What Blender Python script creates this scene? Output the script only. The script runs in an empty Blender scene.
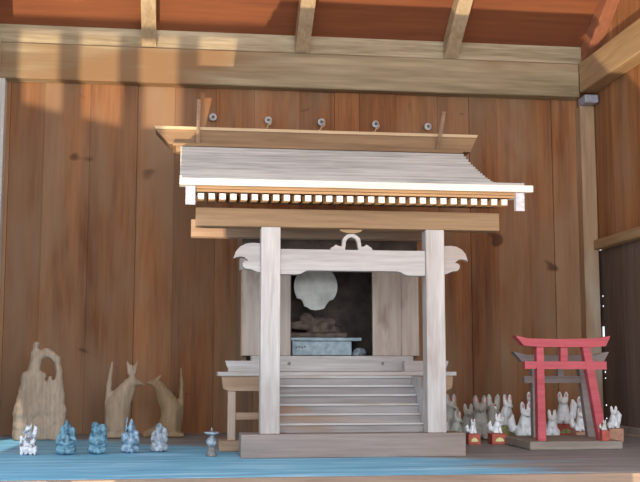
import bpy, bmesh, math, random
from mathutils import Vector, Matrix
random.seed(7)
scn = bpy.context.scene
COL = scn.collection
PI = math.pi

# ------------------------------------------------------------------ helpers
class MB:
    """collects shapes (world coordinates) and links them as one mesh object"""
    def __init__(s): s.bm = bmesh.new()
    def box(s, x0, x1, y0, y1, z0, z1, bev=0.0, tint=None):
        t = bmesh.new()
        r = bmesh.ops.create_cube(t, size=1)
        bmesh.ops.scale(t, vec=(x1-x0, y1-y0, z1-z0), verts=t.verts)
        bmesh.ops.translate(t, vec=((x0+x1)/2, (y0+y1)/2, (z0+z1)/2), verts=t.verts)
        if bev: bmesh.ops.bevel(t, geom=t.edges[:], offset=bev, segments=1, affect='EDGES', profile=.5)
        s.add(t, tint); return s
    def bar(s, p0, p1, w, h, bev=0.0, up=(0, 0, 1)):
        p0 = Vector(p0); p1 = Vector(p1); d = (p1-p0); L = d.length; d.normalize()
        side = d.cross(Vector(up)).normalized(); u = side.cross(d)
        t = bmesh.new(); bmesh.ops.create_cube(t, size=1)
        bmesh.ops.scale(t, vec=(w, L, h), verts=t.verts)
        if bev: bmesh.ops.bevel(t, geom=t.edges[:], offset=bev, segments=1, affect='EDGES', profile=.5)
        M = Matrix((side, d, u)).transposed().to_4x4(); M.translation = (p0+p1)/2
        bmesh.ops.transform(t, matrix=M, verts=t.verts); s.add(t); return s
    def prism(s, pts, a0, a1, plane='XZ'):
        """polygon extruded along the remaining axis from a0 to a1"""
        t = bmesh.new()
        def P(p, a):
            if plane == 'XZ': return (p[0], a, p[1])
            if plane == 'YZ': return (a, p[0], p[1])
            return (p[0], p[1], a)
        A = [t.verts.new(P(p, a0)) for p in pts]; B = [t.verts.new(P(p, a1)) for p in pts]
        t.faces.new(A); t.faces.new(B[::-1])
        n = len(pts)
        for i in range(n): t.faces.new((A[i], B[i], B[(i+1) % n], A[(i+1) % n]))
        bmesh.ops.recalc_face_normals(t, faces=t.faces)
        s.add(t); return s
    def lathe(s, prof, c, n=24):
        t = bmesh.new(); rings = []
        for r, z in prof:
            rings.append([t.verts.new((c[0]+max(r, 1e-4)*math.cos(2*PI*i/n), c[1]+max(r, 1e-4)*math.sin(2*PI*i/n), c[2]+z)) for i in range(n)])
        for a, b in zip(rings, rings[1:]):
            for i in range(n): t.faces.new((a[i], a[(i+1) % n], b[(i+1) % n], b[i]))
        t.faces.new(rings[0][::-1]); t.faces.new(rings[-1])
        bmesh.ops.recalc_face_normals(t, faces=t.faces)
        for f in t.faces: f.smooth = True
        s.add(t); return s
    def ell(s, c, r, rot=None, seg=16):
        t = bmesh.new(); bmesh.ops.create_uvsphere(t, u_segments=seg, v_segments=max(6, seg*2//3), radius=1)
        bmesh.ops.scale(t, vec=r if not isinstance(r, (int, float)) else (r, r, r), verts=t.verts)
        if rot: bmesh.ops.rotate(t, cent=(0, 0, 0), matrix=rot, verts=t.verts)
        bmesh.ops.translate(t, vec=c, verts=t.verts)
        for f in t.faces: f.smooth = True
        s.add(t); return s
    def cap(s, p0, p1, r0, r1, n=12):
        """tapered capsule"""
        p0 = Vector(p0); p1 = Vector(p1); d = p1-p0
        t = bmesh.new()
        bmesh.ops.create_cone(t, cap_ends=True, segments=n, radius1=r0, radius2=r1, depth=d.length)
        M = d.to_track_quat('Z', 'Y').to_matrix().to_4x4(); M.translation = (p0+p1)/2
        bmesh.ops.transform(t, matrix=M, verts=t.verts)
        for f in t.faces: f.smooth = True
        s.add(t); s.ell(p0, r0, seg=n); s.ell(p1, r1, seg=n); return s
    def tube(s, pts, r, n=8):
        pts = [Vector(p) for p in pts]; t = bmesh.new(); rings = []
        for i, p in enumerate(pts):
            d = (pts[min(i+1, len(pts)-1)]-pts[max(i-1, 0)]).normalized()
            a = d.orthogonal().normalized() if i == 0 else (a-d*a.dot(d)).normalized()
            b = d.cross(a)
            rings.append([t.verts.new(p+a*r*math.cos(2*PI*k/n)+b*r*math.sin(2*PI*k/n)) for k in range(n)])
        for A, B in zip(rings, rings[1:]):
            for k in range(n): t.faces.new((A[k], A[(k+1) % n], B[(k+1) % n], B[k]))
        t.faces.new(rings[0][::-1]); t.faces.new(rings[-1])
        bmesh.ops.recalc_face_normals(t, faces=t.faces)
        for f in t.faces: f.smooth = True
        s.add(t); return s
    def add(s, t, tint=None):
        me = bpy.data.meshes.new('tmp'); 
        if tint is not None:
            l = t.faces.layers.float.new('tint')
            for f in t.faces: f[l] = tint
            if 'tint' not in s.bm.faces.layers.float: s.bm.faces.layers.float.new('tint')
        t.to_mesh(me); t.free(); s.bm.from_mesh(me); bpy.data.meshes.remove(me)
    def mesh(s, name, loc=(0, 0, 0)):
        bmesh.ops.translate(s.bm, vec=-Vector(loc), verts=s.bm.verts)
        me = bpy.data.meshes.new(name); s.bm.to_mesh(me); s.bm.free(); return me
    def build(s, name, m, parent=None):
        loc = world_loc(parent) if parent else Vector((0, 0, 0))
        me = s.mesh(name, loc); me.materials.append(m)
        o = bpy.data.objects.new(name, me); COL.objects.link(o)
        if parent: o.parent = parent
        return o
    def fuse(s, voxel, smooth=4, lumps=0.0, lump_size=0.02, floor_z=None):
        """weld everything collected so far into one continuous skin"""
        me = bpy.data.meshes.new('t'); s.bm.to_mesh(me); s.bm.free()
        o = bpy.data.objects.new('t', me); COL.objects.link(o)
        r = o.modifiers.new('r', 'REMESH'); r.mode = 'VOXEL'; r.voxel_size = voxel; r.use_smooth_shade = True
        sm = o.modifiers.new('s', 'SMOOTH'); sm.factor = .5; sm.iterations = smooth
        if lumps:
            tx = bpy.data.textures.new('t', 'CLOUDS'); tx.noise_scale = lump_size
            d = o.modifiers.new('d', 'DISPLACE'); d.texture = tx; d.strength = lumps; d.texture_coords = 'LOCAL'
        dg = bpy.context.evaluated_depsgraph_get(); dg.update()
        m2 = bpy.data.meshes.new_from_object(o.evaluated_get(dg))
        s.bm = bmesh.new(); s.bm.from_mesh(m2)
        bpy.data.objects.remove(o); bpy.data.meshes.remove(me); bpy.data.meshes.remove(m2)
        for f in s.bm.faces: f.smooth = True
        if floor_z is not None:
            for v in s.bm.verts: v.co.z = max(v.co.z, floor_z)
        return s

def world_loc(o):
    v = Vector((0, 0, 0))
    while o: v += o.location; o = o.parent
    return v
def tag(o, label, cat, group=None):
    o['label'] = label; o['category'] = cat
    if group: o['group'] = group
    return o
def thing(name, label, cat, loc, group=None, rz=0):
    o = bpy.data.objects.new(name, None); o.empty_display_size = .05; COL.objects.link(o)
    o.location = loc; o.rotation_euler = (0, 0, rz)
    return tag(o, label, cat, group)
def struct(o): o['kind'] = 'structure'; return o

# ------------------------------------------------------------------ materials
def base_mat(name):
    m = bpy.data.materials.new(name); m.use_nodes = True
    nt = m.node_tree; return m, nt, nt.nodes['Principled BSDF']
def ramp(nt, fac, stops):
    r = nt.nodes.new('ShaderNodeValToRGB'); e = r.color_ramp.elements
    while len(e) < len(stops): e.new(.5)
    for k, (p, c) in zip(e, stops): k.position = p; k.color = (*c, 1)
    nt.links.new(fac, r.inputs[0]); return r.outputs[0]
def mix(nt, f, a, b, mode='MIX'):
    x = nt.nodes.new('ShaderNodeMix'); x.data_type = 'RGBA'; x.blend_type = mode
    for i, v in ((0, f), (6, a), (7, b)):
        if isinstance(v, (int, float)): x.inputs[i].default_value = v
        elif isinstance(v, tuple): x.inputs[i].default_value = (*v, 1)
        else: nt.links.new(v, x.inputs[i])
    return x.outputs[2]
def coords(nt, scale, rand=True):
    tc = nt.nodes.new('ShaderNodeTexCoord'); mp = nt.nodes.new('ShaderNodeMapping')
    mp.inputs['Scale'].default_value = scale
    src = tc.outputs['Object']
    if rand:
        oi = nt.nodes.new('ShaderNodeObjectInfo'); ad = nt.nodes.new('ShaderNodeVectorMath'); ad.operation = 'MULTIPLY_ADD'
        cb = nt.nodes.new('ShaderNodeCombineXYZ')
        for k in range(3): nt.links.new(oi.outputs['Random'], cb.inputs[k])
        nt.links.new(cb.outputs[0], ad.inputs[0]); ad.inputs[1].default_value = (3, 3, 3); nt.links.new(src, ad.inputs[2]); src = ad.outputs[0]
    nt.links.new(src, mp.inputs[0]); return mp.outputs[0]
def noise(nt, vec, scale, detail=3, rough=.55, dist=0):
    n = nt.nodes.new('ShaderNodeTexNoise'); n.inputs['Scale'].default_value = scale; n.inputs['Detail'].default_value = detail
    n.inputs['Roughness'].default_value = rough; n.inputs['Distortion'].default_value = dist
    nt.links.new(vec, n.inputs['Vector']); return n.outputs['Fac']
def wood(name, dark, light, axis='X', s=14, rough=.75, stain=None, stain_at=(.55, .75), stain_scale=5, knots=False, tint=False, bump=.15, stretch=.06, spec=.3):
    m, nt, b = base_mat(name)
    sc = [1, 1, 1]; sc['XYZ'.index(axis)] = stretch
    v = coords(nt, tuple(sc))
    n1 = noise(nt, v, s, 4, .6, .6); n2 = noise(nt, v, s*7, 2, .6)
    c = ramp(nt, n1, [(.3, dark), (.7, light)])
    c = mix(nt, .35, c, ramp(nt, n2, [(.3, tuple(x*.8 for x in dark)), (.7, light)]))
    if stain:
        sc2 = [1, 1, 1]; sc2['XYZ'.index(axis)] = .3
        v2 = coords(nt, tuple(sc2))
        n3 = noise(nt, v2, stain_scale, 3, .6, .3)
        f = ramp(nt, n3, [(stain_at[0], (0, 0, 0)), (stain_at[1], (1, 1, 1))])
        c = mix(nt, f, c, stain)
    if knots:
        sc3 = [9, 9, 9]; sc3['XYZ'.index(axis)] = 13
        v3 = coords(nt, tuple(sc3))
        n4 = noise(nt, v3, .6, 1, .4, .5)
        f = ramp(nt, n4, [(.72, (0, 0, 0)), (.78, (.75, .75, .75))])
        c = mix(nt, f, c, tuple(x*.45 for x in dark))
    if tint:
        at = nt.nodes.new('ShaderNodeAttribute'); at.attribute_name = 'tint'
        c = mix(nt, 1.0, c, ramp(nt, at.outputs['Fac'], [(0, (.45, .40, .38)), (1, (1.0, 1.0, 1.0))]), 'MULTIPLY')
    nt.links.new(c, b.inputs['Base Color']); b.inputs['Roughness'].default_value = rough
    b.inputs['Specular IOR Level'].default_value = spec
    if bump:
        bp = nt.nodes.new('ShaderNodeBump'); bp.inputs['Strength'].default_value = bump; bp.inputs['Distance'].default_value = .002
        nt.links.new(n2, bp.inputs['Height']); nt.links.new(bp.outputs[0], b.inputs['Normal'])
    return m
def mottle(name, a, b_, scale=40, rough=.5, spec=.5, metal=0, bump=.1, at=(.35, .65)):
    m, nt, b = base_mat(name); v = coords(nt, (1, 1, 1)); n = noise(nt, v, scale, 4, .6)
    nt.links.new(ramp(nt, n, [(at[0], a), (at[1], b_)]), b.inputs['Base Color'])
    b.inputs['Roughness'].default_value = rough; b.inputs['Specular IOR Level'].default_value = spec; b.inputs['Metallic'].default_value = metal
    if bump:
        bp = nt.nodes.new('ShaderNodeBump'); bp.inputs['Strength'].default_value = bump; bp.inputs['Distance'].default_value = .002
        nt.links.new(n, bp.inputs['Height']); nt.links.new(bp.outputs[0], b.inputs['Normal'])
    return m

M = {}
M['wall'] = wood('cedar_wall', (.15, .05, .018), (.47, .195, .068), 'Z', 9, .7, knots=True, tint=True, stain=(.34, .215, .125), stain_at=(.40, .70), stain_scale=3.2)
M['wall_side'] = wood('cedar_side', (.20, .08, .03), (.50, .23, .09), 'Z', 9, .7, tint=True, stain=(.36, .25, .16), stain_at=(.5, .8), stain_scale=2.2)
M['wall_grey'] = wood('grey_side', (.12, .085, .075), (.28, .215, .18), 'Z', 9, .75, tint=True, stain=(.30, .22, .16), stain_at=(.5, .8), stain_scale=2.5)
M['ceil'] = wood('ceiling_wood', (.16, .05, .024), (.30, .105, .042), 'X', 5, .7, tint=True, stain=(.38, .17, .065), stain_at=(.55, .75), stain_scale=2.5)
M['beam'] = wood('pale_beam', (.17, .13, .07), (.52, .42, .27), 'X', 7, .75, stain=(.27, .16, .08), stain_at=(.42, .60), stain_scale=3)
M['beam_pale'] = wood('pale_board', (.22, .16, .09), (.62, .52, .36), 'X', 14, .75)
M['beamY'] = wood('side_plate', (.28, .17, .08), (.50, .34, .19), 'Y', 9, .75)
M['rafter'] = wood('rafter_wood', (.30, .21, .12), (.52, .41, .27), 'Y', 10, .75)
M['postw'] = wood('corner_post', (.26, .16, .09), (.46, .31, .19), 'Z', 9, .75, stain=(.45, .38, .30), stain_at=(.5, .7))
M['post_white'] = wood('left_post', (.5, .5, .48), (.75, .75, .72), 'Z', 9, .75)
M['red_trim'] = wood('red_trim', (.26, .09, .05), (.40, .17, .09), 'Y', 8, .75)
M['silver'] = wood('silvered_wood', (.34, .29, .265), (.60, .555, .535), 'Z', 16, .7, stain=(.33, .25, .215), stain_at=(.5, .75), stain_scale=7)
M['silverX'] = wood('silvered_wood_x', (.33, .295, .28), (.54, .50, .48), 'X', 14, .7, stain=(.36, .275, .23), stain_at=(.5, .8))
M['plinthw'] = wood('plinth_wood', (.20, .155, .135), (.34, .275, .245), 'X', 12, .75, stain=(.20, .17, .165), stain_at=(.5, .75), stain_scale=9)
M['stepw'] = wood('step_wood', (.32, .29, .28), (.54, .51, .50), 'X', 12, .65, stain=(.34, .21, .12), stain_at=(.54, .68), stain_scale=5)
M['riserw'] = wood('shade_darkened_riser', (.17, .145, .14), (.36, .33, .325), 'X', 9, .7, stain=(.26, .14, .07), stain_at=(.52, .64), stain_scale=4)  # step wood made darker: shading of the risers put into the colour
M['honey'] = wood('honey_wood', (.20, .115, .06), (.36, .225, .12), 'X', 12, .7)
M['honeyX2'] = wood('honey_pale', (.50, .34, .19), (.72, .54, .34), 'X', 12, .7)
M['roof'] = wood('roof_shingle', (.25, .235, .22), (.64, .605, .57), 'X', 26, .75, stain=(.56, .52, .48), stain_at=(.5, .7), stretch=.03)
M['brown'] = wood('brown_body', (.15, .085, .05), (.30, .19, .125), 'Z', 12, .75)
M['tanZ'] = wood('tan_leg', (.34, .24, .18), (.52, .40, .32), 'Z', 12, .75)
M['brownX'] = wood('brown_bodyx', (.28, .17, .11), (.44, .30, .20), 'X', 12, .75)
M['doorw'] = wood('door_wood', (.30, .24, .20), (.50, .425, .375), 'Z', 8, .75, stain=(.24, .175, .145), stain_at=(.50, .66), stain_scale=11)
M['white'] = mottle('white_end', (.34, .34, .38), (.60, .60, .63), 25, .6, bump=0)
M['endgrain'] = mottle('end_grain', (.26, .26, .32), (.38, .38, .44), 60, .6, bump=0)
M['dark'] = mottle('painted_shade_inside', (.05, .035, .03), (.11, .08, .065), 14, .9)  # shade in the shrine's recesses put into the colour
M['carve'] = wood('bleached_carving', (.26, .18, .12), (.52, .41, .31), 'Z', 14, .85, bump=.5)
M['carve2'] = wood('brown_carving', (.22, .14, .075), (.38, .26, .155), 'Z', 12, .85, bump=.3)
M['carve3'] = mottle('dark_carving', (.09, .06, .05), (.20, .145, .12), 30, .9)
M['carve4'] = wood('tan_carving', (.24, .165, .105), (.46, .35, .25), 'Z', 12, .85, bump=.3)
M['blue'] = mottle('blue_glaze', (.025, .075, .12), (.15, .32, .42), 55, .35, .5, at=(.35, .6))
M['blue2'] = mottle('pale_blue_glaze', (.05, .10, .16), (.30, .44, .56), 60, .4, .5)
M['greyw'] = mottle('white_grey_glaze', (.16, .15, .165), (.66, .69, .74), 50, .5, .4, at=(.4, .55))
M['stone'] = mottle('pale_stone', (.13, .155, .18), (.44, .49, .55), 60, .6, .3)
M['iron'] = mottle('dark_metal', (.10, .10, .10), (.22, .21, .2), 70, .5, .5)
M['foxw'] = mottle('white_ceramic', (.66, .72, .77), (.96, .98, 1.0), 45, .4, .5, at=(.3, .6))
M['foxg'] = mottle('grey_ceramic', (.24, .22, .20), (.44, .42, .38), 45, .6, .3, at=(.3, .6))
M['foxc'] = mottle('dusty_cream_ceramic', (.34, .36, .32), (.66, .68, .62), 45, .5, .4, at=(.3, .6))
M['redp'] = mottle('red_paint', (.36, .07, .05), (.52, .12, .08), 40, .5, .4)
M['pink'] = mottle('pink_paint', (.70, .32, .32), (.80, .42, .42), 60, .5)
M['orangep'] = mottle('orange_paint', (.46, .22, .15), (.60, .33, .23), 60, .6)
M['yellow'] = mottle('yellow_emblem', (.62, .66, .22), (.82, .82, .40), 80, .5, bump=0)
M['green'] = mottle('olive_green', (.22, .27, .10), (.45, .46, .18), 60, .6)
M['torii'] = wood('red_torii', (.38, .055, .07), (.58, .12, .145), 'X', 12, .6)
M['toriig'] = wood('grey_torii', (.22, .18, .175), (.35, .30, .29), 'X', 12, .75)
M['boardg'] = wood('base_board', (.22, .18, .15), (.38, .33, .29), 'X', 12, .8)
M['mirror'] = mottle('old_mirror', (.30, .30, .27), (.56, .55, .51), 9, .4, .5, metal=.1, bump=0)
M['steel'] = mottle('galvanised', (.50, .52, .54), (.75, .77, .78), 50, .5, .5, metal=.1, bump=0)
M['cloth'] = mottle('pale_blue_cloth', (.30, .38, .42), (.50, .58, .62), 35, .8)
M['ground'] = mottle('sandy_ground', (.42, .34, .24), (.52, .44, .33), 3, .95)

# shelf: weathered timber with blue skylight painted into its colour on the open side
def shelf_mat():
    m, nt, b = base_mat('blue_skylight_tint')
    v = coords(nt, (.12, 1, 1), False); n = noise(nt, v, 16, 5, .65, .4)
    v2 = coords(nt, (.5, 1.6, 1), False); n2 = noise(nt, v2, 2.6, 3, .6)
    sky_blue = ramp(nt, n, [(.30, (.07, .28, .48)), (.52, (.18, .50, .74)), (.75, (.46, .74, .92))])
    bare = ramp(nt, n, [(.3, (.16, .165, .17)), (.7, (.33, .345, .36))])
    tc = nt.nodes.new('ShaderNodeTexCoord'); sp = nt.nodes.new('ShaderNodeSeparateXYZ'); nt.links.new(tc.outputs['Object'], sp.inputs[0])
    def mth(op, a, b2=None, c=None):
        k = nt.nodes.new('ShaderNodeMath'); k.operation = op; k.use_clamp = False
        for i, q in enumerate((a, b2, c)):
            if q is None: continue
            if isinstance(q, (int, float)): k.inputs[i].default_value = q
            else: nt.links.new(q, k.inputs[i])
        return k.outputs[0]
    # the painted skylight fades out towards the wall and towards the right-hand end
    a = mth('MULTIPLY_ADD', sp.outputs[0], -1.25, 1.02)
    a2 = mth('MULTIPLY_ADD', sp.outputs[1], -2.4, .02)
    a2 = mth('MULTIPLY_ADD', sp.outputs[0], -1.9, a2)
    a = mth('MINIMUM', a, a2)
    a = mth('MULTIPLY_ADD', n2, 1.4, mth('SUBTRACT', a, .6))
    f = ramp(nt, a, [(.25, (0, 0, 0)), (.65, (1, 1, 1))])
    nt.links.new(mix(nt, f, bare, sky_blue), b.inputs['Base Color']); b.inputs['Roughness'].default_value = .55
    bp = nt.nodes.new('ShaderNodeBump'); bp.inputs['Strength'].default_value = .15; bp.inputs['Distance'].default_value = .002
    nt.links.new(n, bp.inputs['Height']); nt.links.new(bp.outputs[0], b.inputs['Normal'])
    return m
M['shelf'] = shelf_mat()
M['shelf_edge'] = wood('shelf_edge', (.20, .14, .11), (.34, .25, .19), 'X', 12, .8)

# ------------------------------------------------------------------ the setting
WB = 5.35
edges = [-1.06, -.858, -.69, -.464, -.23, -.042, .167, .363, .597, .782, .911, 1.109, 1.33, 1.5, 1.65, 1.812, 1.953, 2.10, 2.20]
w = MB(); offs = [0, .004, -.006, .005, -.003, .006, -.004]
for i, (a, b) in enumerate(zip(edges, edges[1:])):
    o = offs[(i*3) % 7]
    w.box(a+.0006, b-.0006, WB+o, WB+.03, -.9, 2.05, tint=[.95, .55, .8, .6, .85, .5, .75, 1, .6, .9, .5, .8, .65, .45, .75, .6, .9, .7][i])
w.box(-1.06, 2.20, WB+.03, WB+.04, -.9, 2.05, tint=.2)
struct(w.build('wall_back', M['wall']))

w = MB(); y = WB; i = 0
# right wall: upper boards above the rail, darker boards below it; a few open gaps near the corner post
while y > 1.2:
    y2 = y-[.30, .42, .36, .47][i % 4]
    w.box(2.170, 2.195, y2+.0015, min(y-.0015, WB), .98, 3.6, tint=[.7, .95, .6, .85][i % 4]); y = y2; i += 1
struct(w.build('wall_right', M['wall_side']))
w = MB(); y = 5.205; i = 0
while y > 1.2:
    y2 = y-[.19, .27, .23, .3][i % 4]
    w.box(2.18, 2.21, y2+.0015, y-.0015, -.9, .93, tint=[.25, .6, .9, .5][i % 4]); y = y2; i += 1
# narrow strip at the corner, broken by knot holes that let the daylight in
holes = [(.0565, .0635), (.123, .131), (.262, .268), (.292, .302), (.322, .332), (.474, .531), (.633, .641), (.685, .693)]
w.box(2.18, 2.192, 5.205, 5.268, -.9, .93, tint=.2); w.box(2.18, 2.184, 5.300, WB, -.9, .93, tint=.2)
zl = -.9
for a, b in holes+[(.93, .93)]:
    w.box(2.18, 2.184, 5.268, 5.300, zl, a, tint=.2); zl = b
    if b-a < .02: w.box(2.18, 2.184, 5.288, 5.300, a, b, tint=.2)
struct(w.build('wall_right', M['wall_grey']))
w = MB(); w.box(2.135, 2.21, 1.2, 5.268, .93, .98, .004); struct(w.build('trim_1', M['beamY']))
w = MB(); w.box(2.14, 2.178, 1.2, 5.2, .0, .035, .003); struct(w.build('baseboard_right', M['boardg']))
# left wall stub with its post
w = MB(); y = WB; i = 0
while y > 4.3:
    y2 = y-.25; w.box(-1.07, -1.04, y2+.0015, y-.0015, -.9, 2.6, tint=[.7, .5, .9][i % 3]); y = y2; i += 1
struct(w.build('wall_left', M['wall_side']))
w = MB(); w.box(-.985, -.876, 5.27, 5.348, .0005, 1.7425, .004); struct(w.build('trim_2', M['post_white']))
w = MB(); w.box(-.99, -.885, 3.0, 5.16, 1.77, 1.915, .004); struct(w.build('trim_3', M['post_white']))
# corner post, right
w = MB(); w.box(2.085, 2.165, 5.27, 5.348, .0005, 1.6995, .005); struct(w.build('trim_4', M['postw']))
# back beams
w = MB(); w.box(-1.03, 2.085, 5.265, 5.348, 1.743, 1.926, .006); struct(w.build('trim_5', M['beam']))
w = MB(); w.box(-1.03, 2.14, 5.275, 5.348, 1.927, 2.06, .003); struct(w.build('trim_6', M['beam_pale']))
# end of the lower beam under the side plate (pale cut end)
w = MB(); w.box(2.086, 2.16, 5.20, 5.30, 1.700, 1.742, .004); struct(w.build('trim_7', M['endgrain']))
# side plate on the right wall
w = MB(); w.box(2.080, 2.169, 1.5, 5.26, 1.765, 1.925, .005); struct(w.build('trim_8', M['beamY']))
SL = .645
def cz(y): return 2.022+SL*(5.27-y)
# ceiling boards following the roof slope, rising to the front
YR = 2.9
c = MB()
ys = [5.36, 5.0, 4.62, 4.2, 3.75, 3.3, YR]
for i, (a, b) in enumerate(zip(ys, ys[1:])):
    t = bmesh.new(); vs = []
    for (yy, dz) in ((a, 0), (b, 0), (b, .02), (a, .02)):
        vs.append((yy, cz(yy)+dz))
    mb = MB(); mb.prism(vs, -1.3, 2.168, 'YZ')
    l = mb.bm.faces.layers.float.new('tint')
    for f in mb.bm.faces: f[l] = [.8, .55, .9, .7, 1, .6][i]
    mb_me = bpy.data.meshes.new('x'); mb.bm.to_mesh(mb_me); c.bm.from_mesh(mb_me); bpy.data.meshes.remove(mb_me); mb.bm.free()
struct(c.build('ceiling', M['ceil']))
# front slope of the roof, falling to the open side
c = MB(); c.prism([(YR, cz(YR)), (YR, cz(YR)+.03), (.9, cz(YR)-.85), (.9, cz(YR)-.88)], -1.3, 2.168, 'YZ')
struct(c.build('ceiling', M['ceil']))
for x in (-.177-.77, -.177, .600, 1.382):
    w = MB(); d = .07; x0, x1 = x-.036, x+.036
    w.prism([(5.262, 1.927), (5.262, cz(5.262)-.001), (YR+.02, cz(YR+.02)-.001), (YR+.02, cz(YR+.02)-.10), (5.262, cz(5.262)-.10)], x0, x1, 'YZ')
    struct(w.build('trim_9', M['rafter']))
w = MB(); w.prism([(5.34, cz(5.34)-.001), (YR, cz(YR)-.001), (YR, cz(YR)-.1), (5.34, cz(5.34)-.10)], 2.10, 2.168, 'YZ')
struct(w.build('trim_10', M['red_trim']))
g = MB(); g.box(-7, 9, -8, 5.3, -3.10, -3.0); struct(g.build('floor', M['ground']))

# unseen board fence, added to stripe the low light; solid below, slatted above
f = MB(); f.box(-2.2, .9, 2.66, 2.70, -.03, -.001)
f.prism([(-2.2, -.9), (.9, -.9), (.9, -.36), (-.83, -.335), (-1.19, -.262), (-2.2, -.08)], 2.69, 2.71)
x = -2.2
while x < -.35:
    f.box(x-.029, x+.029, 2.68, 2.70, -.6, -.03); x += .1715
while x < .9:
    f.box(x-.029, x+.142, 2.68, 2.70, -.6, -.03); x += .1715
struct(f.build('added_fence', M['postw']))

# the shelf everything stands on
sh = thing('altar_shelf', 'long wooden shelf with blue skylight painted into its colour, carrying the shrine and figurines', 'shelf', (.55, 4.2, 0))
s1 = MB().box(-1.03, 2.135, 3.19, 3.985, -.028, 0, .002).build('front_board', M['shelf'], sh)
MB().box(-1.03, 2.12, 3.165, 3.1895, -.034, -.001, .002).build('edge_strip', M['shelf_edge'], sh)
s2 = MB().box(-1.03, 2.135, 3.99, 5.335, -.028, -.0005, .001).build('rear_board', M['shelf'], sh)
MB().box(-1.03, 2.12, 3.20, 3.24, -.30, -.0285, .003).build('front_panel', M['shelf_edge'], sh)
s1['label'] = 'front board with pale blue skylight painted into its colour'

# ------------------------------------------------------------------ the shrine
S = thing('miniature_shrine', 'large unpainted wooden miniature shrine with shingled roof, steps and open doors', 'shrine', (.624, 4.3, 0))
CX = .622
MB().box(.220, 1.037, 3.81, 3.955, .0005, .084, .002).build('plinth', M['plinthw'], S)
for a in (.288, .899):
    MB().box(a, a+.070, 3.82, 3.89, .0845, .829, .002).build('post', M['silver'], S)
# rainbow beam with scalloped underside
pts = [(.359, .750), (.898, .750), (.898, .658), (.835, .658), (.822, .661), (.808, .669), (.795, .673), (.462, .673), (.449, .669), (.435, .661), (.422, .658), (.359, .658)]
MB().prism(pts, 3.832, 3.876).build('tie_beam', M['silverX'], S)
# carved nosings
kp = [(0, 306), (40, 303), (72, 308), (100, 322), (120, 345), (132, 380), (118, 374), (100, 370), (80, 373), (66, 384), (62, 390), (76, 391), (86, 399), (88, 410), (82, 422), (70, 430), (47, 431), (32, 438), (14, 445), (0, 446)]
k = .00075
MB().prism([(.2875-x*k, .772-(yv-303)*k) for x, yv in kp], 3.838, 3.872).build('beam_nose', M['silverX'], S)
MB().prism([(.9695+x*k*.95, .772-(yv-303)*k) for x, yv in kp], 3.838, 3.872).build('beam_nose', M['silverX'], S)
# frog-leg strut
def fx(px): return .703-(318-px)*.00117
def fz(py): return .7505+(95-py)*.00117
out = [(182, 95), (184, 89), (193, 84), (200, 78), (208, 82), (219, 84), (221, 72), (222, 60), (230, 50), (240, 44), (257, 43), (268, 49), (277, 58), (280, 72), (281, 84), (290, 83), (298, 77), (306, 82), (314, 87), (318, 95),
       (272, 95), (270, 80), (268, 68), (262, 58), (250, 53), (238, 58), (232, 68), (231, 80), (229, 95)]
MB().prism([(fx(a), fz(b)) for a, b in out], 3.842, 3.868).build('frog_leg_strut', M['silverX'], S)
MB().prism([(fx(210), fz(30)), (fx(285), fz(30)), (fx(280), fz(36)), (fx(262), fz(42)), (fx(238), fz(42)), (fx(216), fz(36))], 3.835, 3.875).build('bearing_block', M['honey'], S)
# purlins
MB().box(.050, 1.184, 3.825, 3.895, .8295, .897, .002).build('purlin', M['honey'], S)
MB().box(.037, 1.04, 4.16, 4.22, .832, .90, .002).build('purlin', M['brownX'], S)
MB().box(.26, .985, 3.9, 4.16, .872, .882).build('soffit', M['brown'], S)
# roof curve (front), y -> z of the top surface
def rz(y):
    ctrl = [(3.70, .982), (3.85, 1.000), (4.0, 1.026), (4.12, 1.050), (4.2, 1.073), (4.32, 1.118), (4.44, 1.170), (4.56, 1.226), (4.68, 1.290)]
    for (a, b), (c_, d) in zip(ctrl, ctrl[1:]):
        if y <= c_: return b+(d-b)*(y-a)/(c_-a)
    return ctrl[-1][1]
# rafters with whitened ends
nR = 30
for i in range(nR):
    x = .066+(1.176-.066)*i/(nR-1)
    r = MB().prism([(3.735, .9115), (3.735, .935), (3.90, .950), (4.20, 1.00), (4.20, .975), (3.9, .925)], x-.0115, x+.0115, 'YZ').build('rafter', M['honey'], S)
    MB().box(x-.0106, x+.0106, 3.7335, 3.7350, .9135, .9340).build('rafter_end', M['white'], r)
# eave boards under the shingles (two thin layers)
def slab(y0, y1, lo, hi, x0, x1):
    n = 10; a = [(y0+(y1-y0)*i/n) for i in range(n+1)]
    return [(yy, rz(yy)+hi) for yy in a]+[(yy, rz(yy)+lo) for yy in a[::-1]]
MB().prism(slab(3.722, 4.66, -.036, -.0255, 0, 0), .03, 1.235, 'YZ').build('eave_board', M['honey'], S)
MB().prism(slab(3.730, 4.66, -.0465, -.0375, 0, 0), .036, 1.228, 'YZ').build('eave_board', M['honey'], S)
for x0 in (.012, 1.214):
    n = 12; a = [(3.715+(4.64-3.715)*i/n) for i in range(n+1)]
    MB().prism([(yy, rz(yy)-.026) for yy in a]+[(yy, rz(yy)-.049) for yy in a[:0:-1]]+[(3.738, rz(3.738)-.049), (3.738, rz(3.738)-.094), (3.715, rz(3.715)-.094)], x0, x0+.034 if x0 < .5 else x0+.032, 'YZ').build('bargeboard', M['endgrain'], S)
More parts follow.
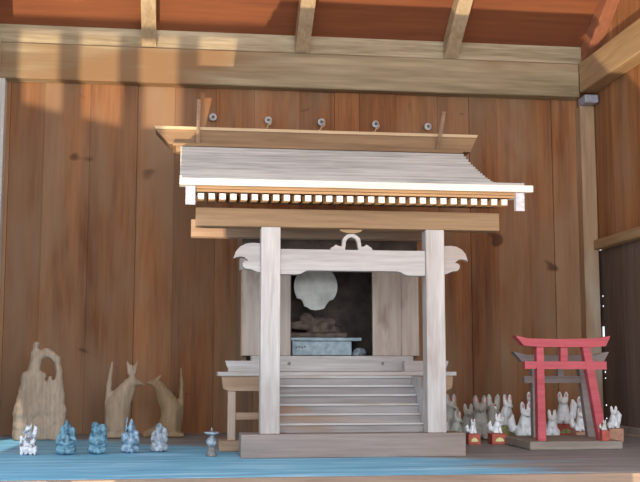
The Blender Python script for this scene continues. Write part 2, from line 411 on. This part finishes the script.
# shingle courses: stepped profile, one continuous roof covering
ys = [3.70, 3.80, 3.90, 4.0, 4.08, 4.15, 4.20]+[4.20+.48*i/13 for i in range(1, 14)]
pr = []
for i, (a, b) in enumerate(zip(ys, ys[1:])):
    h = rz(b)
    if i == 0: pr += [(3.70, rz(3.70)-.024), (3.70, rz(3.7))]; lz = rz(3.7)
    if i == 0: pr += [(b, rz(a)+.004)]; ph = rz(a)+.004
    else: pr += [(a+.009, ph), (a+.001, ph+(h-ph)*.45), (a+.001, h), (b, h)]; ph = h
pr += [(4.80, 1.290)]
back = [(4.90, 1.235), (5.0, 1.19), (5.0, 1.17), (4.90, 1.205), (4.80, 1.25), (4.68, 1.25)]
under = [(yy, rz(yy)-.0255) for yy in (4.56, 4.44, 4.32, 4.2, 4.12, 4.0, 3.85)]
MB().prism(pr+back+under, -.010, 1.275, 'YZ').build('shingle_roof', M['roof'], S)
# ridge
MB().box(-.045, 1.272, 4.640, 4.80, 1.2925, 1.306, .001).box(-.03, 1.262, 4.652, 4.70, 1.268, 1.2925).build('ridge_base', M['honey'], S)
MB().prism([(-.060, 1.3065), (1.315, 1.3065), (1.345, 1.372), (-.122, 1.372)], 4.675, 4.785).build('ridge_box', M['honey'], S)
MB().prism([(-.122, 1.3725), (1.345, 1.3725), (1.350, 1.386), (-.128, 1.386)], 4.668, 4.79).build('ridge_cap', M['honeyX2'], S)
MB().bar((.066, 4.668, 1.307), (.066, 4.53, 1.475), .016, .010, .001).build('ridge_stick', M['brownX'], S)
MB().bar((1.157, 4.668, 1.307), (1.157, 4.53, 1.455), .016, .010, .001).build('ridge_stick', M['brownX'], S)
# body
BX0, BX1 = .250, .982
def mir(x): return BX0+BX1-x
MB().box(BX0, BX0+.02, 4.36, 4.74, .305, .97).build('side_wall', M['brown'], S)
MB().box(BX1-.02, BX1, 4.36, 4.74, .305, .97).build('side_wall', M['brown'], S)
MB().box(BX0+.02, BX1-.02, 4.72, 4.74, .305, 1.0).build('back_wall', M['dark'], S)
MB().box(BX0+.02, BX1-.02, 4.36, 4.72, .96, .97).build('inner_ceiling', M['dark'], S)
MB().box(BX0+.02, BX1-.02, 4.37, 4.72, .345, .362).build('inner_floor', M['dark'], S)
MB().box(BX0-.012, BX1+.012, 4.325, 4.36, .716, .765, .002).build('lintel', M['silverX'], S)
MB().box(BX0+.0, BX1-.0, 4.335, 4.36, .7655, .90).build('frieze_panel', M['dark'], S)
for x in (BX0-.004, BX1-.03):
    MB().box(x, x+.034, 4.325, 4.3595, .367, .7155, .002).build('corner_pillar', M['brownX'], S)
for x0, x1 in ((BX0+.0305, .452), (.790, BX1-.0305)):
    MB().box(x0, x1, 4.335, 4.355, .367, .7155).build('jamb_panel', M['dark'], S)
# double-folding doors, swung open
def door(x0, x1, yy):
    d = MB().box(x0, x1, yy, yy+.014, .3675, .7145, .0015).build('door_panel', M['doorw'], S); return d
door(.786, .9065, 4.306); door(.9085, .981, 4.316)
door(mir(.9065)+0, mir(.786), 4.306); door(mir(.981), mir(.9085), 4.316)
sill = MB().box(.285, .945, 4.262, 4.335, .3040, .3665, .002).build('sill_beam', M['silverX'], S)
for x in (.436, .817):
    n = MB(); n.ell((x, 4.262, .336), (.007, .003, .007)); n.build('nail_head', M['iron'], sill)
# verandah
MB().box(.147, 1.089, 4.125, 4.30, .2875, .3035, .0015).box(.262, .97, 4.3, 4.74, .2875, .3035).build('verandah_deck', M['silverX'], S)
MB().prism([(.163, .2870), (1.077, .2870), (1.072, .240), (1.050, .230), (.190, .230), (.168, .240)], 4.135, 4.175).build('verandah_beam', M['brownX'], S)
for x in (.187, 1.020):
    for yy in (4.14,):
        MB().box(x, x+.030, yy, yy+.03, .042, .2295, .0015).build('leg', M['tanZ'], S)
for x0, x1 in ((.217, .345), (.893, 1.02)):
    MB().box(x0, x1, 4.146, 4.166, .120, .147, .001).build('cross_rail', M['brownX'], S)
for x0, x1 in ((.154, .345), (.893, 1.083)):
    MB().box(x0, x1, 4.12, 4.25, .001, .042, .0015).build('ground_sill', M['brownX'], S)
for sx in (1, -1):
    def q(x): return x if sx == 1 else .147+1.089-x
    MB().prism([(q(.176), .3460), (q(.355), .3460), (q(.355), .3040), (q(.186), .3040), (q(.188), .316), (q(.180), .330)], 4.135, 4.175).build('edge_moulding', M['silverX'], S)
for x in (.27, .93):
    MB().box(x, x+.03, 4.68, 4.71, .0005, .287).build('leg', M['brown'], S)
# steps
for i in range(6):
    z1 = .0845+.0338*(i+1); y0 = 3.893+.0385*i
    a = MB().box(.3585, .8985, y0-.008, y0+.060, z1-.0078, z1, .001).build('step', M['stepw'], S)
    MB().box(.3595, .898, y0, y0+.030, z1-.0338, z1-.008).build('riser', M['riserw'], a)
for x in (.3465, .899):
    MB().box(x, x+.011, 3.893, 4.124, .085, .2865).build('stair_string', M['stepw'], S)

# ---- things inside the shrine
mr = thing('round_mirror', 'round pale sacred mirror on lobed stand behind the open shrine doors', 'mirror', (.580, 4.56, .4476))
mc = (.580, .668)
def circ(cx, cz_, r, a0, a1, n): return [(cx+r*math.cos(math.radians(a0+(a1-a0)*i/n)), cz_+r*math.sin(math.radians(a0+(a1-a0)*i/n))) for i in range(n+1)]
MB().prism(circ(mc[0], mc[1], .0945, -28, 208, 40)+[(mc[0]-.085, mc[1]-.050), (mc[0]-.062, mc[1]-.056), (mc[0]-.055, mc[1]-.070), (mc[0]-.050, mc[1]-.086), (mc[0]-.036, mc[1]-.090), (mc[0]-.022, mc[1]-.100), (mc[0], mc[1]-.103), (mc[0]+.02, mc[1]-.100), (mc[0]+.036, mc[1]-.095), (mc[0]+.046, mc[1]-.078), (mc[0]+.058, mc[1]-.062), (mc[0]+.075, mc[1]-.056)], 4.545, 4.556).build('disc', M['mirror'], mr)
st = MB()
random.seed(3)
for i in range(16):
    a = random.uniform(-.085, .13); b = random.uniform(.005, .11*(1-abs(a)/.2))
    st.ell((.580+a, 4.60+random.uniform(-.015, .015), .4475+b), (.030, .020, .020), seg=10)
st.box(.47, .72, 4.565, 4.63, .448, .47)
st.fuse(.005, 3, floor_z=.4476); st.build('cloud_stand', M['carve3'], mr)
al = thing('altar_table', 'low altar table with pale blue cloth under the mirror', 'altar table', (.62, 4.6, .362))
MB().box(.470, .775, 4.52, 4.70, .434, .447, .001).build('tabletop', M['cloth'], al)
b = MB(); b.box(.478, .735, 4.54, 4.69, .372, .4335, .002); b.build('cloth_front', M['cloth'], al)
for x in (.482, .545, .61, .675, .715):
    MB().box(x, x+.018, 4.545, 4.68, .3622, .3719).build('foot', M['dark'], al)
pd = MB()
for i in range(4): pd.box(.492+.012*i, .500+.012*i, 4.538, 4.5405, .402+.003*(i % 2), .409+.003*(i % 2))
pd.build('printed_mark', M['iron'], al)
rs = MB(); rs.ell((.772, 4.545, .384), (.030, .022, .021)); rs.ell((.758, 4.54, .378), (.022, .018, .016)); rs.fuse(.003, 3)
tag(rs.build('rounded_stone', M['stone']), 'small grey rounded stone on shrine floor right of the altar table', 'stone')

# ---- nails with wire curls in the back wall above the ridge
desc = ['grey round nail head in wall, leftmost above the ridge', 'grey round nail with curled wire, second from left above ridge', 'grey round nail with curled wire in wall above ridge centre', 'grey round nail with curled wire, second from right above ridge', 'grey round nail head in wall beside the right ridge stick']
for i, (x, z) in enumerate([(.150, 1.585), (.432, 1.578), (.707, 1.576), (.991, 1.574), (1.268, 1.569)]):
    t = thing('wall_nail', desc[i], 'nail', (x, WB-.006, z), 'nails above the shrine ridge')
    h = MB(); h.tube([(x, WB-.012, z), (x, WB-.040, z)], .012, 16); h.tube([(x, WB-.040, z), (x, WB-.044, z)], .019, 20)
    h.build('head', M['steel'], t)
    MB().tube([(x, WB-.044, z), (x, WB-.050, z)], .008, 12).build('shank', M['iron'], t)
    if i in (1, 2, 3):
        pts = [(x+.016*math.cos(a), WB-.048, z-.010+.016*math.sin(a)) for a in [math.radians(60-12*j) for j in range(14)]]
        pts += [(x-.004, WB-.048, z-.040), (x-.018, WB-.048, z-.048)]
        MB().tube(pts, .0035, 6).build('wire_curl', M['honeyX2'], t)

# ------------------------------------------------------------------ torii gates
tb = MB(); tb.box(1.357, 1.735, 4.045, 4.42, .0005, .033, .003)
tag(tb.build('base_board', M['boardg']), 'flat weathered wooden board under the red torii gate', 'board')
def leg(name, m, par, xb, xt, y, zb, zt, w, d=.034):
    MB().prism([(xb-w/2, zb), (xb+w/2, zb), (xt+w/2*.9, zt), (xt-w/2*.9, zt)], y-d/2, y+d/2).build(name, m, par)
T = thing('torii_gate', 'small red painted torii gate on the board, right leg leaning outward', 'torii gate', (1.53, 4.10, .0335))
y = 4.10
MB().prism([(1.318, .4455), (1.37, .434), (1.52, .4325), (1.66, .436), (1.710, .4455), (1.690, .405), (1.64, .401), (1.42, .401), (1.350, .407)], y-.026, y+.026).build('top_lintel', M['torii'], T)
MB().prism([(1.357, .344), (1.695, .344), (1.695, .312), (1.357, .315)], y-.015, y+.015).build('tie_bar', M['torii'], T)
MB().box(1.506, 1.535, y-.012, y+.012, .3445, .4015).build('centre_strut', M['torii'], T)
leg('leg', M['torii'], T, 1.420, 1.420, y, .0337, .4008, .032)
leg('leg', M['torii'], T, 1.672, 1.612, y, .0337, .4008, .035)
G = thing('torii_gate', 'lower weathered grey torii gate directly behind the red one', 'torii gate', (1.55, 4.30, .0335))
y = 4.30
MB().prism([(1.372, .3855), (1.43, .372), (1.6, .370), (1.73, .374), (1.786, .3855), (1.762, .343), (1.70, .338), (1.46, .338), (1.408, .345)], y-.024, y+.024).build('top_lintel', M['toriig'], G)
MB().box(1.42, 1.735, y-.014, y+.014, .256, .284).build('tie_bar', M['toriig'], G)
leg('leg', M['toriig'], G, 1.470, 1.470, y, .0337, .3378, .036)
leg('leg', M['toriig'], G, 1.708, 1.672, y, .0337, .3378, .040)
MB().box(1.566, 1.592, y-.011, y+.011, .2845, .3378).build('centre_strut', M['toriig'], G)

# ------------------------------------------------------------------ fox figurines
def fox_mesh(v):
    """sitting fox facing +X, one unit tall, on z=0; v picks the pose"""
    s = MB(); hz = [.70, .66, .72][v]; hx = [.10, .08, .12][v]
    s.ell((-.10, 0, .17), (.22, .21, .18))
    s.cap((-.06, 0, .24), (hx-.05, 0, .52), .18, .135)
    s.ell((.05, 0, .40), (.13, .15, .16))
    for y_ in (-.085, .085):
        s.cap((.07, y_, .40), (.13, y_*.95, .04), .068, .050); s.ell((.165, y_*.95, .035), (.07, .052, .038))
        s.ell((-.04, y_*1.9, .14), (.16, .08, .14)); s.ell((.05, y_*2.0, .04), (.09, .055, .042))
    s.cap((hx-.05, 0, .52), (hx, 0, hz), .125, .105)
    s.ell((hx+.01, 0, hz), (.125, .125, .105)); s.cap((hx+.05, 0, hz-.015), (hx+.19, 0, hz-.05), .075, .035)
    for y_ in (-.075, .075):
        s.cap((hx-.01, y_, hz+.05), (hx-.02, y_*1.12, .90), .062, .056); s.cap((hx-.02, y_*1.12, .90), (hx-.025, y_*1.15, .965), .056, .032)
    ty = [.24, -.24, .20][v]; tx = -.20; tz = [.74, .60, .82][v]
    s.cap((-.20, 0, .08), (tx, ty, .22), .07, .095); s.cap((tx, ty, .22), (tx+.01, ty*1.15, tz-.18), .095, .105); s.cap((tx+.01, ty*1.15, tz-.18), (tx+.03, ty, tz), .10, .035)
    s.fuse(.020, 1, floor_z=0); bmesh.ops.scale(s.bm, vec=(1.1, 1.18, 1), verts=s.bm.verts)
    return s.mesh('fox_body'), (hx*1.1, hz, (tx+.03)*1.1, tz, ty*1.18)
FOX = [fox_mesh(v) for v in range(3)]
earm = MB()
earm.ell((0, 0, 0), (.014, .028, .070), seg=8)
EAR = earm.mesh('inner_ear'); EAR.materials.append(M['pink'])
TIP = MB().ell((0, 0, 0), (.03, .03, .055), seg=8).mesh('tail_flame'); TIP.materials.append(M['redp'])
def fox(label, x, y, top, turn, v, m, base=None, bh=.026, bw=.04, emblem=None, ears=True, tip=False, z0=0):
    """top: height of the ear tips above the shelf; turn: heading of the animal (degrees)"""
    t = thing('fox_figurine', label, 'figurine', (x, y, z0), 'fox figurines around the torii gates')
    me, (hx, hz, tx, tz, ty) = FOX[v]
    me = me.copy(); me.materials.append(m)
    b0 = (bh if base else 0)+.0005; h = top-b0; a = math.radians(turn); c_, s_ = math.cos(a), math.sin(a)
    def put(o, lx, ly, lz, sc):
        COL.objects.link(o); o.parent = t; o.rotation_euler = (0, 0, a); o.scale = (sc,)*3
        o.location = ((lx*c_-ly*s_)*h, (lx*s_+ly*c_)*h, b0+lz*h)
    put(bpy.data.objects.new('body', me), 0, 0, 0, h)
    if ears:
        for q_ in (-1, 1): put(bpy.data.objects.new('inner_ear', EAR), hx+.040, q_*.098, .87, h)
    if tip: put(bpy.data.objects.new('tail_flame', TIP), tx, ty, tz+.03, h*1.2)
    if base:
        q_ = MB(); L = min(.034, bw); q_.box(-bw, bw, -L, L, .0003, bh, .0015)
        bo = q_.mesh('base'); bo.materials.append(base)
        b = bpy.data.objects.new('base', bo); COL.objects.link(b); b.parent = t
        if emblem:
            em = MB(); em.prism([(math.cos(math.radians(d))*min(bh, bw)*.55, bh*.28+math.sin(math.radians(d))*bh*.38) for d in range(0, 181, 15)], -.0012, 0)
            ml = em.mesh('emblem'); ml.materials.append(emblem)
            e = bpy.data.objects.new('emblem', ml); COL.objects.link(e); e.parent = b; e.location = (0, -L-.0002, 0)
    return t
fox('tall dusty grey-green fox half hidden behind the right shrine post', 1.325, 5.18, .192, -70, 0, M['foxc'])
fox('short grey-green fox beside the right shrine post, behind the plinth end', 1.262, 4.80, .123, -60, 1, M['foxc'])
fox('slim pale grey-green fox just behind the smallest red-based fox', 1.370, 5.00, .150, -90, 0, M['foxc'], ears=False)
fox('tall dull grey-brown fox standing between the two small red-based foxes', 1.345, 4.70, .198, -100, 0, M['foxg'])
fox('cream fox with tall ears behind the second small red-based fox', 1.462, 4.87, .198, -115, 1, M['foxc'], ears=False)
fox('small white fox on red base with yellow half-disc, nearest the plinth', 1.225, 4.39, .106, -75, 1, M['foxw'], M['redp'], .044, .026, M['yellow'])
fox('small white fox on red base with yellow half-disc, nearer the torii', 1.334, 4.40, .128, -65, 1, M['foxw'], M['redp'], .044, .033, M['yellow'])
fox('large white fox with red-tipped tail on olive base left of the torii', 1.490, 4.77, .199, -70, 1, M['foxw'], M['green'], .055, .050, None, True, True)
fox('large white fox with raised tail just left of the red torii leg', 1.512, 4.57, .172, -85, 1, M['foxw'], M['green'], .014, .04)
fox('pink-eared white fox mostly hidden behind the left red torii leg', 1.682, 4.97, .206, -105, 2, M['foxw'], M['redp'], .045)
fox('biggest white fox with pink ears on red and green base inside the torii', 1.785, 4.83, .209, -110, 0, M['foxw'], M['redp'], .058, .052, M['green'], True, True)
fox('small white fox on blue-white base in front of the biggest fox', 1.640, 4.58, .137, -110, 1, M['foxw'], M['foxw'], .018, .038, ears=False)
fox('white fox at the back between the biggest fox and right torii legs', 1.975, 5.08, .180, -100, 2, M['foxw'])
fox('white fox on low tan base left of the right torii legs', 1.775, 4.59, .142, -90, 1, M['foxw'], M['orangep'], .038, .034)
fox('tiny cream fox on reddish base before the foot of right red torii leg', 1.668, 4.0635, .082, -85, 1, M['foxc'], M['redp'], .040, .0155, ears=False, z0=.0332)
fox('white fox on square orange base, farthest right of all', 1.886, 4.49, .154, -95, 0, M['foxw'], M['orangep'], .056, .032, ears=False)

# ------------------------------------------------------------------ small glazed figures on the left
def figure(label, x, y, m, build, rz_=0):
    s = MB(); build(s); s.fuse(.0026, 1, floor_z=0)
    bmesh.ops.scale(s.bm, vec=(.78, .9, 1.04), verts=s.bm.verts)
    me = s.mesh('body'); me.materials.append(m)
    o = bpy.data.objects.new('deity_figurine', me); COL.objects.link(o); o.location = (x, y, 0.0005); o.rotation_euler = (0, 0, rz_)
    return tag(o, label, 'figurine', 'five small seated figurines left of the shrine')
def person(s, w=1.0, hood='round', lean=0.0):
    # seated figure facing -Y: crossed legs, belly, arms, head
    s.ell((0, .0, .016), (.036*w, .028, .017))
    for q_ in (-1, 1):
        s.cap((q_*.012, .006, .02), (q_*.034*w, -.012, .016), .017, .014); s.cap((q_*.034*w, -.012, .016), (q_*.008, -.026, .010), .013, .010)
        s.cap((q_*.026*w, .004, .066), (q_*.036*w, -.004, .044), .012, .010); s.cap((q_*.036*w, -.004, .044), (q_*.014, -.024, .040), .010, .008)
    s.ell((0, 0, .044), (.028*w, .024, .028)); s.ell((0, -.010, .036), (.020*w, .018, .018)); s.ell((lean*.5, 0, .066), (.025*w, .018, .013))
    s.ell((lean, -.002, .087), (.016, .016, .018)); s.ell((lean, -.017, .086), (.004, .005, .005))
    for q_ in (-1, 1): s.ell((lean+q_*.016, -.001, .086), (.004, .004, .008))
    s.ell((lean, -.012, .077), (.009, .008, .010))
    if hood == 'point': s.cap((lean, 0, .098), (lean, .002, .120), .015, .004)
    if hood == 'cap': s.ell((lean, 0, .101), (.019, .018, .009)); s.ell((lean, 0, .107), (.012, .012, .007))
def f_dragon(s):
    s.ell((0, 0, .018), (.040, .026, .018)); s.cap((-.03, 0, .03), (-.036, 0, .06), .013, .008); s.cap((-.01, 0, .03), (-.004, 0, .075), .018, .013)
    s.ell((-.004, -.004, .088), (.016, .015, .013)); s.cap((-.004, -.008, .088), (-.024, -.016, .080), .010, .006)
    s.cap((-.012, 0, .096), (-.018, .002, .110), .005, .002); s.cap((.006, 0, .096), (.010, .002, .110), .005, .002)
    s.cap((.016, 0, .04), (.030, 0, .09), .015, .010); s.cap((.030, 0, .09), (.026, 0, .104), .010, .004)
    for q_ in (-.03, -.01, .012, .032): s.cap((q_, -.014, .025), (q_, -.022, .006), .010, .008)
    s.cap((-.02, 0, .035), (.02, 0, .05), .015, .014)
figure('pale grey-white mottled animal figurine, the only unblue one, left end of the row', -.548, 4.09, M['greyw'], f_dragon)
def f2(s): person(s, 1.12, 'point'); s.cap((-.026, .004, .03), (-.018, .004, .088), .018, .013); s.cap((0, .008, .03), (0, .008, .095), .028, .020); s.cap((.036, 0, .03), (.030, .0, .085), .012, .012)
figure('deep blue glazed seated figurine with a pointed hood, before the pale carving', -.412, 4.08, M['blue'], f2)
def f3(s): person(s, .95, 'cap', -.012); s.ell((.022, .002, .080), (.024, .018, .026)); s.ell((.028, 0, .055), (.018, .014, .02)); s.cap((.03, 0, .07), (.034, 0, .03), .016, .012)
figure('blue glazed figurine shouldering a round sack, between two other figurines', -.300, 4.10, M['blue'], f3)
def f4(s): person(s, .95, 'point', .004); s.cap((-.030, -.010, .020), (-.016, -.006, .125), .0045, .0035); s.ell((-.033, -.008, .058), (.014, .012, .014)); s.cap((.026, 0, .02), (.030, 0, .07), .014, .010)
figure('pale blue figurine holding a thin upright staff', -.180, 4.13, M['blue2'], f4)
def f5(s):
    person(s, .92, 'round'); s.ell((.022, .004, .064), (.020, .016, .024)); s.ell((-.028, -.004, .058), (.010, .010, .014))
    for q_ in (-1, 1): s.ell((q_*.018, -.006, .020), (.019, .018, .021))
figure('pale grey-blue squat figurine nearest to the wooden shrine', -.073, 4.17, M['stone'], f5)
L = thing('candle_holder', 'small metal candle holder with a flat dish, beside the shrine plinth', 'candle holder', (.120, 3.93, .0005))
MB().lathe([(.020, 0), (.022, .004), (.018, .010), (.014, .028), (.011, .034)], (.120, 3.93, .0005)).build('foot', M['iron'], L)
MB().lathe([(.010, .0345), (.018, .044), (.020, .052), (.016, .062), (.009, .068), (.007, .074)], (.120, 3.93, .0005)).build('bulb', M['stone'], L)
MB().lathe([(.008, .0745), (.024, .080), (.028, .085), (.027, .087), (.006, .084)], (.120, 3.93, .0005)).build('dish', M['stone'], L)
MB().lathe([(.004, .0875), (.0035, .096), (.001, .104)], (.120, 3.93, .0005), 10).build('spike', M['stone'], L)

# ------------------------------------------------------------------ carvings leaning by the back wall
# pale root-like carving with an arched opening
s = MB(); Y0 = 4.90
def P(px, py): # pixel-free local grid: px 0..10 across, py 0..20 up
    return (-.722+px*.0212, Y0, py*.0216)
s.cap(P(1.2, .6), P(1.7, 5), .034, .044); s.cap(P(1.7, 5), P(2.6, 10), .046, .042); s.cap(P(2.6, 10), P(3.6, 14), .044, .030)
s.cap(P(3.6, 14), P(4.4, 17), .032, .024); s.cap(P(4.4, 17), P(6.2, 18.0), .024, .020); s.cap(P(6.2, 18.0), P(8.4, 16.6), .020, .016); s.cap(P(8.4, 16.6), P(8.9, 13.6), .015, .014)
s.cap(P(2.9, 15.3), P(4.0, 19.6), .010, .014); s.cap(P(3.5, 17.6), P(4.4, 20), .016, .005)
s.cap(P(8.9, 13.6), P(9.0, 9.5), .018, .024); s.cap(P(9.0, 9.5), P(9.3, 4), .026, .030); s.cap(P(9.3, 4), P(9.0, .8), .030, .036)
s.box(P(1.2, 0)[0], P(9.6, 0)[0], Y0-.030, Y0+.03, 0.001, P(0, 4)[2]); s.box(P(2, 0)[0], P(8.9, 0)[0], Y0-.022, Y0+.03, P(0, 3.5)[2], P(0, 12)[2])
for xx, z0_, z1_, r_ in ((3.9, 5, 12.6, .012), (5.3, 6, 13, .009), (6.8, 5.5, 12.8, .011), (7.7, 3, 12, .009), (3.1, 3, 9, .015), (8.2, 4, 11, .012)):
    s.cap((P(xx, 0)[0], Y0-.026, z0_*.0216), (P(xx+.3, 0)[0], Y0-.020, z1_*.0216), r_, r_*.8)
for xx, zz, r_ in ((1.3, 3, .030), (.9, 6.5, .022), (1.8, 8.5, .026), (2.2, 12.5, .026), (9.8, 6.2, .02), (4.4, 3, .024), (6.5, 2.6, .026), (5.5, 13, .016)):
    s.ell((P(xx, 0)[0], Y0-.014, zz*.0216), (r_, r_*.9, r_*1.4))
s.fuse(.0065, 1, .012, .03, .0005)
t = s.build('wood_carving', M['carve'])
tag(t, 'pale bleached root carving with an arched opening, far left against the wall', 'carving')

def grid(ox, oy):
    def Q(a, b): return (ox+(a-330)*.00176, oy, (292-b)*.00172)
    return Q
def chain(s, Q, pts, dy=0):
    for (a, b, r_), (c_, d, r2) in zip(pts, pts[1:]):
        p = Vector(Q(a, b)); q_ = Vector(Q(c_, d)); p.y += dy; q_.y += dy
        s.cap(p, q_, r_*.00176, r2*.00176)
s = MB(); Q = grid(-.252, 5.0)
chain(s, Q, [(314, 258, 33), (312, 215, 30), (326, 178, 24), (342, 152, 17), (354, 145, 14), (367, 146, 9), (381, 152, 4)])
chain(s, Q, [(350, 165, 12), (336, 200, 15), (330, 285, 9)])
chain(s, Q, [(350, 138, 8), (350, 122, 8)])
for a_, b_ in ((337, 88), (350, 98), (364, 86)): chain(s, Q, [(350+(a_-350)*.5, 120, 6.5), (a_, b_, 2.5)])
chain(s, Q, [(294, 250, 12), (289, 200, 8), (292, 145, 7), (299, 90, 3)])
s.box(Q(284, 0)[0], Q(345, 0)[0], 4.95, 5.05, .001, .022)
s.fuse(.006, 1, .006, .03, .0005)
tag(s.build('fox_carving', M['carve4']), 'carved wooden fox with three-pronged tall ears, facing right towards its partner', 'carving', 'pair of carved wooden foxes')
s = MB(); Q = grid(-.260, 5.03)
chain(s, Q, [(456, 262, 32), (459, 215, 25), (444, 182, 20), (428, 160, 17), (417, 150, 12), (405, 147, 8), (393, 147, 4)])
chain(s, Q, [(428, 178, 12), (440, 215, 10), (436, 285, 10)])
chain(s, Q, [(420, 138, 5), (432, 126, 2.5)])
chain(s, Q, [(478, 250, 12), (485, 200, 7), (485, 150, 6.5), (482, 108, 3)])
chain(s, Q, [(395, 285, 12), (430, 275, 20)])
s.box(Q(405, 0)[0], Q(492, 0)[0], 4.98, 5.08, .001, .022)
s.fuse(.006, 1, .006, .03, .0005)
tag(s.build('fox_carving', M['carve2']), 'carved wooden fox with flat ears, facing left towards its partner', 'carving', 'pair of carved wooden foxes')

# ------------------------------------------------------------------ camera
F = 1060.0; yaw = math.radians(7.5); pit = math.atan(126/F)
cam = bpy.data.cameras.new('camera'); co = bpy.data.objects.new('camera', cam); COL.objects.link(co)
cam.sensor_fit = 'HORIZONTAL'; cam.sensor_width = 36; cam.lens = 36*F/640; cam.clip_start = .05
co.location = (0, 0, .322); co.rotation_euler = (PI/2+pit, 0, -yaw)
scn.camera = co

# ------------------------------------------------------------------ light
wd = bpy.data.worlds.new('sky'); scn.world = wd; wd.use_nodes = True
bg = wd.node_tree.nodes['Background']; bg.inputs[0].default_value = (.84, .92, 1.0, 1); bg.inputs[1].default_value = 1.7
def area(name, loc, target, size, e, col, sy=None):
    l = bpy.data.lights.new(name, 'AREA'); l.energy = e; l.color = col; l.size = size
    if sy: l.shape = 'RECTANGLE'; l.size_y = sy
    o = bpy.data.objects.new(name, l); COL.objects.link(o); o.location = loc
    o.rotation_euler = (Vector(target)-Vector(loc)).to_track_quat('-Z', 'Y').to_euler(); return o
# daylight through the open front, strongest from the left
area('daylight_opening', (.7, .2, 1.2), (.8, 5.0, .5), 3.2, 96, (.90, .95, 1.0), 1.6)
# sunlight thrown back up from the bright ground outside
area('ground_bounce', (.6, .9, -.85), (.6, 5.0, 1.6), 2.2, 24, (1.0, .84, .66), 1.0)
area('low_sun_reflection', (-1.6, -.9, -2.85), (.1, 5.2, 1.75), .05, 800, (1.0, .80, .55), .05)  # small low lamp for reflected sun, throws the patches on the wall
sun = bpy.data.lights.new('sun', 'SUN'); sun.energy = 3.0; sun.color = (1, .93, .82); sun.angle = math.radians(.6)
so = bpy.data.objects.new('sun', sun); COL.objects.link(so); so.rotation_euler = Vector((.25, .75, -1.35)).to_track_quat('-Z', 'Y').to_euler()

vs = scn.view_settings; vs.view_transform = 'Standard'; vs.look = 'None'; vs.gamma = 1; vs.use_curve_mapping = False; vs.exposure = 0.0
